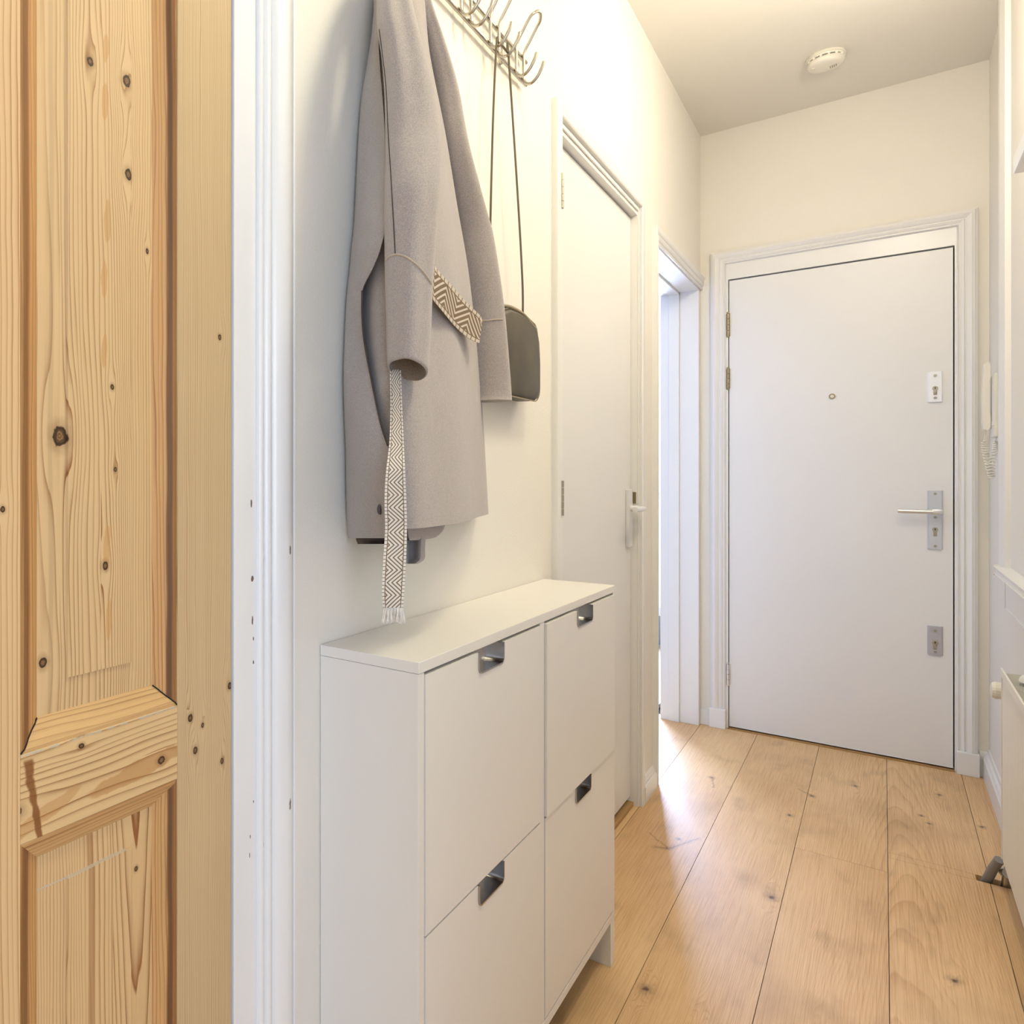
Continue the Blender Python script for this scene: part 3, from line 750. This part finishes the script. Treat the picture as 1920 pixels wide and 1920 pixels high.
# ------------------------------------------------------------------ coat rack
rack = empty('coat_rack', (-D, 1.3, 2.1)); tag(rack, 'chrome wire coat rack with double hooks high on the left wall', 'coat rack')
for z in (2.090, 2.143):
    bm = bmesh.new(); tube(bm, [LW(.78, z, .012), LW(1.707, z, .012)], .0048, 12); obj('rail', bm, mat_chrome, rack, True)
for y in (.88, 1.58):
    bm = bmesh.new(); box(bm, LW(y-.004, 2.088, 0), LW(y+.004, 2.145, .009), .001); obj('wall_bracket', bm, mat_chrome, rack)
HK = [1.651, 1.508, 1.368, 1.226, 1.084, .942]
for yc in HK:
    w = .0225
    one = [(-w, .0655, 2.112), (-w, .060, 2.096), (-w, .048, 2.079), (-w, .034, 2.072), (-w, .022, 2.080), (-w, .0195, 2.098), (-w, .0195, 2.128), (-w, .021, 2.150), (-w*1.02, .034, 2.172), (-w*1.0, .050, 2.197), (-w*.85, .058, 2.205), (-w*.45, .063, 2.212)]
    two = [(-a, b, c) for a, b, c in one[::-1]]
    bm = bmesh.new(); tube(bm, [LW(yc+a, c, b) for a, b, c in smoothpts(one+[(0, .0645, 2.214)]+two, 5)], .0036, 10)
    hk = obj('double_hook', bm, mat_chrome, rack, True)

# ------------------------------------------------------------------ coat
def felt(name, a, b):
    m = M(name, .95, 0, a)
    p = m.xyz()
    n1 = m.noise(p[0], p[1], p[2], 640, 4, .8); n2 = m.noise(p[0], p[1], p[2], 38, 4, .6)
    c = m.mix(n1.ss(.34, .66)*.8+n2*.25, b, a)
    m.base(c); m.bump(n1*.7+n2*.3, .5, .0012)
    m.b.inputs['Sheen Weight'].default_value = .35; m.b.inputs['Sheen Roughness'].default_value = .6
    m.b.inputs['Specular IOR Level'].default_value = .1
    return m.m
mat_coat = felt('grey_felt', lin(187, 177, 171), lin(146, 137, 132))
mat_coat_in = felt('felt_inside', lin(150, 132, 112), lin(112, 98, 84))
mat_lining = M('dark_lining', .8, 0, lin(92, 82, 74)).m
mat_seam = M('seam_thread', .9, 0, lin(74, 66, 60)).m
mat_piping = felt('pale_seam', lin(206, 190, 166), lin(170, 154, 134))
coat = empty('coat', (-D, 1.15, 1.06)); tag(coat, 'long grey felt coat with patterned woven belt hanging from the rack', 'coat')
def fx(u, e):
    d = ray(u, CY); return (-D+e)/d[0]*d[1]
# body: horizontal sections as (picture column, distance off the wall), lofted over height
SEC = [
 (2.052, [(742, .012), (748, .03), (756, .045), (766, .052), (776, .052), (786, .046), (792, .036), (794, .024), (790, .012)]),
 (1.985, [(704, .012), (712, .035), (724, .055), (744, .07), (764, .078), (782, .072), (795, .056), (799, .034), (794, .012)]),
 (1.900, [(700, .012), (710, .04), (724, .062), (748, .082), (772, .09), (792, .08), (803, .058), (806, .034), (800, .012)]),
 (1.780, [(692, .012), (704, .045), (720, .07), (748, .092), (782, .104), (812, .094), (830, .066), (834, .04), (826, .012)]),
 (1.660, [(684, .012), (697, .05), (716, .08), (748, .105), (792, .116), (828, .106), (850, .076), (856, .046), (846, .012)]),
 (1.550, [(678, .012), (694, .055), (716, .09), (748, .113), (796, .126), (842, .118), (868, .086), (877, .050), (866, .012)]),
 (1.420, [(672, .012), (690, .06), (714, .098), (748, .124), (800, .136), (850, .128), (880, .092), (893, .050), (880, .012)]),
 (1.300, [(670, .012), (690, .062), (716, .106), (752, .136), (802, .146), (856, .134), (888, .096), (903, .052), (890, .012)]),
 (1.180, [(668, .012), (688, .066), (718, .112), (756, .146), (806, .156), (862, .140), (896, .098), (910, .054), (896, .012)]),
 (1.085, [(666, .012), (688, .068), (720, .118), (760, .152), (808, .162), (864, .145), (900, .100), (915, .056), (900, .012)]),
]
def secring(z, s, amp):
    pts = [(-D+e, fx(u, e)) for u, e in s]
    pp = smoothpts(pts, 6); n = len(pp); out = []
    for i, (x, y) in enumerate(pp):
        t = i/(n-1); f = math.sin(t*math.pi*9+z*2.2)*amp*math.sin(t*math.pi) + math.sin(t*math.pi*5+z*5)*amp*.8*math.sin(t*math.pi)
        out.append((x+f*.8, y-f*.5, z))
    return out
bm = bmesh.new()
zs = smoothpts([(z,)+tuple(c for q in s for c in q) for z, s in SEC], 6)
rings = []
for r in zs:
    s = [(r[1+2*k], r[2+2*k]) for k in range((len(r)-1)//2)]
    rings.append(secring(r[0], s, .0036))
loft(bm, rings, True, True)
obj('body', bm, mat_coat, coat, True, 80)

def sheet(rows, e_of, th, nx=14, wob=0):
    """thin cloth: rows of (v, u_left, u_right); e_of(i, v) distance off the wall"""
    rr = smoothpts(rows, 5); front, back = [], []
    for v, ul, ur in rr:
        a = []
        for k in range(nx+1):
            i = k/nx; u = ul+(ur-ul)*i; e = e_of(i, v) + wob*math.sin(i*6+v*.012)
            a.append(wp(u, v, e))
        front.append(a)
    bm = bmesh.new()
    vd = Vector((ray(720, 500)[0], ray(720, 500)[1], 0)).normalized()
    rings = [f + [p+vd*th for p in f[::-1]] for f in front]
    loft(bm, rings, True, True)
    return bm
bm = bmesh.new(); tube(bm, smoothpts([LW(1.055, 2.045, .035), LW(1.058, 2.072, .036), LW(1.0615, 2.0795, .037), LW(1.066, 2.072, .037), LW(1.068, 2.045, .036)], 5), .0016, 8)
obj('hanging_loop', bm, mat_lining, coat, True)
# near front panel, its free edge curling towards the viewer
rowsP = [(-30, 704, 709), (60, 697, 709), (120, 688, 712), (180, 678, 717), (240, 673, 721), (312, 669, 722), (417, 664, 722), (463, 659, 714), (500, 656, 700), (545, 651, 679), (590, 648, 679), (640, 646, 683), (710, 644, 696), (790, 646, 713), (835, 648, 727), (900, 649, 738), (960, 650, 745), (1009, 652, 748)]
def interp(v, col):
    for a, b in zip(rowsP, rowsP[1:]):
        if v <= b[0]: t = max(0, (v-a[0])/(b[0]-a[0])); return a[col]+(b[col]-a[col])*t
    return rowsP[-1][col]
def eP(i, v):
    ur = interp(v, 2); ee = .048+(ur-670)*.00155
    if v < 417: ee = min(ee, .035+.09*max(0, (v+30)/447))
    return .012 + (i**.8)*(ee-.012) + .008*math.sin(i*math.pi)*math.sin(v*.017)
pn = obj('front_panel', sheet(rowsP, eP, .007), mat_coat, coat, True, 70)
bm = bmesh.new(); rr = smoothpts(rowsP[9:15], 6)
tube(bm, [wp(ur+.3, v, eP(1, v)+.002) for v, ul, ur in rr], .0016, 6); obj('edge_seam', bm, mat_seam, pn, True)

vp = Vector((math.cos(YAW), math.sin(YAW), 0))
def sleeve(rows, e_of, depth, tilt, name, mats, openend=True, nseg=36, amp=.0040, par=coat):
    """cloth tube: rows (v, u_left, u_right) seen along the view, elliptical section of the given half depth"""
    rr = smoothpts(rows, 5); rings = []
    for idx, (v, ul, ur) in enumerate(rr):
        t = idx/(len(rr)-1); e = e_of(t)
        c = wp((ul+ur)/2, v, e); a, b = wp(ul, v, e), wp(ur, v, e)
        dist = math.hypot(c.x, c.y); vd = Vector((c.x, c.y, 0)).normalized(); lat = Vector((-vd.y, vd.x, 0))*-1
        k = (vd.x*-math.sin(YAW)+vd.y*math.cos(YAW))*dist
        ca = Vector((ray(ul, CY)[0], ray(ul, CY)[1], 0)).normalized(); cb = Vector((ray(ur, CY)[0], ray(ur, CY)[1], 0)).normalized()
        ang = math.acos(max(-1, min(1, ca.dot(cb)))); hw = dist*math.tan(ang/2)
        mid = (ca+cb).normalized()*dist
        rg = []
        for j in range(nseg):
            q = 2*math.pi*j/nseg
            f = 1+amp/hw*(math.sin(q*3+t*4)+.6*math.sin(q*5-t*7))*abs(math.sin(q))
            z = c.z + tilt(t)*(-.55*math.cos(q)+math.sin(q))
            rg.append((mid.x+lat.x*math.cos(q)*hw-vd.x*math.sin(q)*depth(t)*f, mid.y+lat.y*math.cos(q)*hw-vd.y*math.sin(q)*depth(t)*f, z))
        rings.append(rg)
    bm = bmesh.new()
    R = loft(bm, rings, True, False)
    bm.faces.new(R[0][::-1])
    if openend:      # turn the cloth inside at the cuff
        last = rings[-1]; cx = sum(p[0] for p in last)/nseg; cy = sum(p[1] for p in last)/nseg
        inner = []
        for sc, dz in ((.97, -.0025), (.90, -.003), (.85, .003), (.80, .022), (.66, .034)):
            inner.append([bm.verts.new((cx+(p[0]-cx)*sc, cy+(p[1]-cy)*sc, p[2]+dz)) for p in last])
        prev = R[-1]
        for qi, g in enumerate(inner):
            for j in range(nseg):
                f = bm.faces.new((prev[j], prev[(j+1) % nseg], g[(j+1) % nseg], g[j]))
                if qi >= 2: f.material_index = 1
            prev = g
        f = bm.faces.new(prev); f.material_index = 1
    else: bm.faces.new(R[-1])
    return obj(name, bm, mats, par, True, 75), rr
rowsS = [(-105, 722, 770), (-80, 712, 770), (-40, 707, 770), (0, 706, 772), (52, 707, 783), (109, 716, 798), (182, 721, 815), (260, 722, 826), (312, 722, 828), (390, 720, 823), (469, 721, 817), (536, 722, 812), (606, 724, 809), (660, 725, 806), (690, 726, 803)]
eS = lambda t: .075+.085*min(1, t*1.6)
sl, rr = sleeve(rowsS, eS, lambda t: .018+.022*min(1, t*2.5), lambda t: .009*max(0, (t-.8)*5), 'sleeve', [mat_coat, mat_coat_in])
sl['label'] = 'near sleeve with open cuff'
def surf_line(pts, e_of, r, mat, nm, par):
    bm = bmesh.new(); tube(bm, [wp(u, v, e_of(v)) for u, v in smoothpts(pts, 6)], r, 6); return obj(nm, bm, mat, par, True)
from mathutils.bvhtree import BVHTree
def on_cloth(pts, r, mat, nm, par):
    # a seam laid on the visible side of a cloth part
    off = Vector(coat.location); t_ = BVHTree.FromPolygons([v.co+off for v in par.data.vertices], [tuple(p.vertices) for p in par.data.polygons])
    P = []
    for u, v in smoothpts(pts, 8):
        d = Vector(ray(u, v)).normalized(); h = t_.ray_cast(Vector((0, 0, H)), d)[0]
        if h is not None: P.append(h-d*.0006)
    bm = bmesh.new(); tube(bm, P, r, 6); return obj(nm, bm, mat, par, True)
on_cloth([(711, 55), (717, 100), (724, 165), (728, 250), (733, 330), (738, 420), (741, 475)], .0008, mat_seam, 'sleeve_seam', sl)
on_cloth([(724, 488), (732, 480), (745, 477), (760, 481), (775, 491), (790, 505), (803, 522), (809, 532)], .0014, mat_piping, 'cuff_seam', sl)
# far sleeve
rowsF = [(-60, 768, 800), (0, 775, 808), (78, 796, 834), (167, 815, 860), (273, 830, 880), (390, 850, 911), (437, 858, 924), (495, 862, 934), (580, 868, 946), (680, 874, 955), (735, 878, 959), (752, 880, 960)]
eF = lambda t: .046+.034*t
dF = lambda t: .016+.010*t
sf, rf = sleeve(rowsF, eF, dF, lambda t: .0, 'sleeve', [mat_coat, mat_coat_in], openend=False, amp=.0012)
sf['label'] = 'far sleeve against the wall'
on_cloth([(899, 601), (915, 601), (930, 599), (943, 599)], .0013, mat_piping, 'cuff_seam', sf)
def belt_mat(lo=.26, hi=.40, nm='woven_belt', wc=(228, 222, 212)):
    m = M(nm, .85)
    t = m.nt.nodes.new('ShaderNodeUVMap'); s = m.nt.nodes.new('ShaderNodeSeparateXYZ'); m.nt.links.new(t.outputs[0], s.inputs[0])
    u, v = N(m.nt, s.outputs[0]), N(m.nt, s.outputs[1])
    z = (v*1.66).ping(1.0)*.62
    st = ((u+z)*4.9).frac()
    a = (st.ss(lo, hi))*(st.ss(1.0, .90))
    edge = (u-.5).abs()
    sq = (v*5.6).frac(); sqm = sq.ss(.10, .2)*sq.ss(1.0, .92)
    isE = edge.gt(.375); line = (edge.gt(.345))*(edge.lt(.385))
    k = a + (sqm-a)*isE
    k = k*(line*-1.0+1.0)
    weave = m.noise(u*60.0, v*60.0, 0.0, 1.0, 2)
    c = m.mix(k, lin(126, 104, 80), lin(*wc))
    c = m.mix(weave.ss(.45, .75)*.18, c, lin(120, 104, 86))
    m.base(c); m.bump(k*.7+weave*.3, .4, .001)
    return m.m
mat_belt = belt_mat(); mat_belt_back = belt_mat(.50, .62, 'woven_belt_reverse', (212, 200, 184))
def belt_piece(rows, e_of, nm, par=coat, axis='v', vp0=0, aspect=1/39., mat=None):
    """strap mesh with UVs; rows = (l point (u,v), r point (u,v))"""
    rr = smoothpts([a+b for a, b in rows], 6); nx = 8
    me_v, faces, uvs = [], [], []
    L = 0; prev = None; grid = []
    for r in rr:
        c = ((r[0]+r[2])/2, (r[1]+r[3])/2)
        if prev: L += math.hypot(c[0]-prev[0], c[1]-prev[1])
        prev = c
        row = []
        for k in range(nx+1):
            i = k/nx; u = r[0]+(r[2]-r[0])*i; v = r[1]+(r[3]-r[1])*i
            row.append((wp(u, v, e_of(i, c[1])), i, L*aspect+vp0))
        grid.append(row)
    bm = bmesh.new(); uvl = bm.loops.layers.uv.new('UVMap'); d = Vector((.55, -.84, 0))*.0012
    F_ = [[bm.verts.new(p[0]+d) for p in row] for row in grid]; B_ = [[bm.verts.new(p[0]-d) for p in row] for row in grid]
    def face(vs, ids):
        f = bm.faces.new(vs)
        for lp, (a, b) in zip(f.loops, ids): lp[uvl].uv = (grid[a][b][1], grid[a][b][2])
    for a in range(len(grid)-1):
        for b in range(nx):
            ids = [(a, b), (a, b+1), (a+1, b+1), (a+1, b)]
            face([F_[p][q] for p, q in ids], ids); face([B_[p][q] for p, q in ids[::-1]], ids[::-1])
        for b in (0, nx):
            ids = [(a, b), (a+1, b), (a+1, b), (a, b)]
            face([F_[a][b], F_[a+1][b], B_[a+1][b], B_[a][b]], ids)
    for a in (0, len(grid)-1):
        for b in range(nx):
            ids = [(a, b), (a, b+1), (a, b+1), (a, b)]
            face([F_[a][b], F_[a][b+1], B_[a][b+1], B_[a][b]], ids)
    return obj(nm, bm, mat or mat_belt, par, True, 50)
rowsB = [(693, 731, 752), (705, 731, 752), (762, 732, 754), (828, 730, 757), (893, 723, 760), (945, 721, 762), (993, 722, 763), (1058, 718, 761), (1110, 716, 758), (1139, 718, 756)]
eB = lambda i, v: (.130+.020*min(1, (v-693)/60) if v < 760 else .150+.026*min(1, (v-760)/120)) + .018*i
bl = belt_piece([((a, v), (b, v)) for v, a, b in rowsB], eB, 'belt')
bl['label'] = 'hanging belt end with fringe'
bm = bmesh.new()
random.seed(3)
for k in range(64):
    i = random.random(); u = 719+37*i; L = random.uniform(22, 32); dx = random.uniform(-4, 5) + (i-.5)*2
    e = eB(i, 1140); pts = [wp(u, 1138, e), wp(u+dx*.35, 1138+L*.5, e+random.uniform(-.004, .004)), wp(u+dx, 1138+L, e+random.uniform(-.006, .006))]
    tube(bm, smoothpts(pts, 3), .00042, 5)
fr = obj('fringe', bm, M('white_thread', .8, 0, lin(236, 232, 226)).m, bl); fr['kind'] = 'stuff'
b2 = belt_piece([((806, 552), (812, 487)), ((815, 566), (818, 503)), ((833, 588), (842, 530)), ((855, 614), (868, 560)), ((876, 632), (888, 580)), ((890, 640), (900, 592)), ((899, 643), (904, 602))],
                lambda i, v: .150-.03*max(0, (v-560)/60)-.0*i, 'belt', aspect=1/52., vp0=.35, mat=mat_belt_back)
b2['label'] = 'belt crossing the coat under the near sleeve'
# button
bq = wp(711, 955, eP(.62, 955)+.004)
bm = bmesh.new(); nd = Vector((.993, .115, 0)).normalized()
tube(bm, [bq+nd*.000, bq+nd*.003, bq+nd*.0045, bq+nd*.005], [.0072, .0078, .0070, .004], 20); obj('button', bm, M('grey_button', .3, 0, lin(84, 84, 92)).m, coat, True)
# hem of the other front and turned lining below the hem
obj('lining', sheet([(996, 665, 770), (1006, 667, 768), (1013, 668, 766), (1020, 671, 740)], lambda i, v: .022+.06*i, .004), mat_lining, coat, True)
obj('inner_hem', sheet([(975, 762, 838), (992, 764, 832), (1000, 765, 826), (1008, 766, 815), (1013, 768, 790)], lambda i, v: .11-.02*i, .005), mat_coat, coat, True)
obj('hem_tongue', sheet([(985, 744, 800), (1010, 743, 798), (1030, 742, 797), (1048, 741, 796), (1057, 741, 784)], lambda i, v:   .085+.016*math.sin(i*9), .005, 20), mat_coat, coat, True)

# ------------------------------------------------------------------ handbag
bag = empty('handbag', (-D, 1.55, 1.33)); tag(bag, 'dark olive leather handbag hanging by a thin strap behind the coat', 'handbag')
def bagmat():
    m = M('bag_leather', .45, 0, lin(72, 64, 46)); p = m.xyz()
    n = m.noise(p[0], p[1], p[2], 14, 4); m.base(m.mix(n.ss(.3, .7), lin(62, 55, 40), lin(82, 73, 53)))
    m.bump(m.noise(p[0], p[1], p[2], 300, 2), .15, .0006); return m.m
mat_bag = bagmat()
mat_bagp = M('bag_piping', .35, 0, lin(150, 134, 106)).m
def bag_outline(g):
    """(Y, Z) outline, shrunk by g"""
    y0, y1, z0, z1 = 1.440+g, 1.700-g, 1.334+g, 1.516-g
    q = [(y0+.05, z0), (y1-.035, z0)]
    for k in range(1, 7): t = -math.pi/2+k/6*math.pi/2; q.append((y1-.032+math.cos(t)*.032, z0+.032+math.sin(t)*.032))
    q += [(y1, z0+.09), (y1-.006, z1-.045)]
    q += [(y1-.020, z1-.014), (y1-.030, z1-.006), (y1-.09, z1+.006), (y0+.08, z1+.006), (y0+.022, z1-.012), (y0+.006, z1-.045), (y0, z0+.09)]
    for k in range(0, 6): t = math.pi+k/6*math.pi/2; q.append((y0+.032+math.cos(t)*.032, z0+.032+math.sin(t)*.032))
    return q
bm = bmesh.new()
loft(bm, [[LW(y, z, e) for y, z in bag_outline(g)] for g, e in ((.006, .003), (.001, .008), (.000, .030), (.001, .044), (.004, .0495), (.009, .051))])
obj('body', bm, mat_bag, bag, True, 50)
bm = bmesh.new(); ol = bag_outline(-.0005); tube(bm, [LW(y, z, .0465) for y, z in ol+ol[:1]], .0016, 6); obj('piping', bm, mat_bagp, bag, True)
bm = bmesh.new(); top = smoothpts([(1.668, 1.503), (1.60, 1.5235), (1.52, 1.527), (1.465, 1.519)], 6)
tube(bm, [LW(y, z+.001, .036) for y, z in top], .0042, 8); tube(bm, [LW(y, z-.002, .048) for y, z in top], .0030, 8)
obj('zip_edge', bm, M('bag_zip', .4, .2, lin(176, 160, 130)).m, bag, True)
bm = bmesh.new()
h1, h2 = HK[1]-.0225, HK[1]+.0225
tube(bm, smoothpts([LW(1.452, 1.505, .03), LW(1.447, 1.60, .034), LW(1.460, 1.90, .036), LW(h1-.0068, 2.076, .036), LW(h1, 2.080, .037), LW(h1+.012, 2.081, .038), LW(h2-.012, 2.081, .038), LW(h2, 2.080, .038), LW(h2+.0068, 2.076, .038), LW(1.580, 1.78, .042), LW(1.612, 1.60, .040), LW(1.625, 1.518, .036)], 8), .0024, 8)
obj('strap', bm, M('strap_leather', .35, .2, lin(104, 92, 72)).m, bag, True)
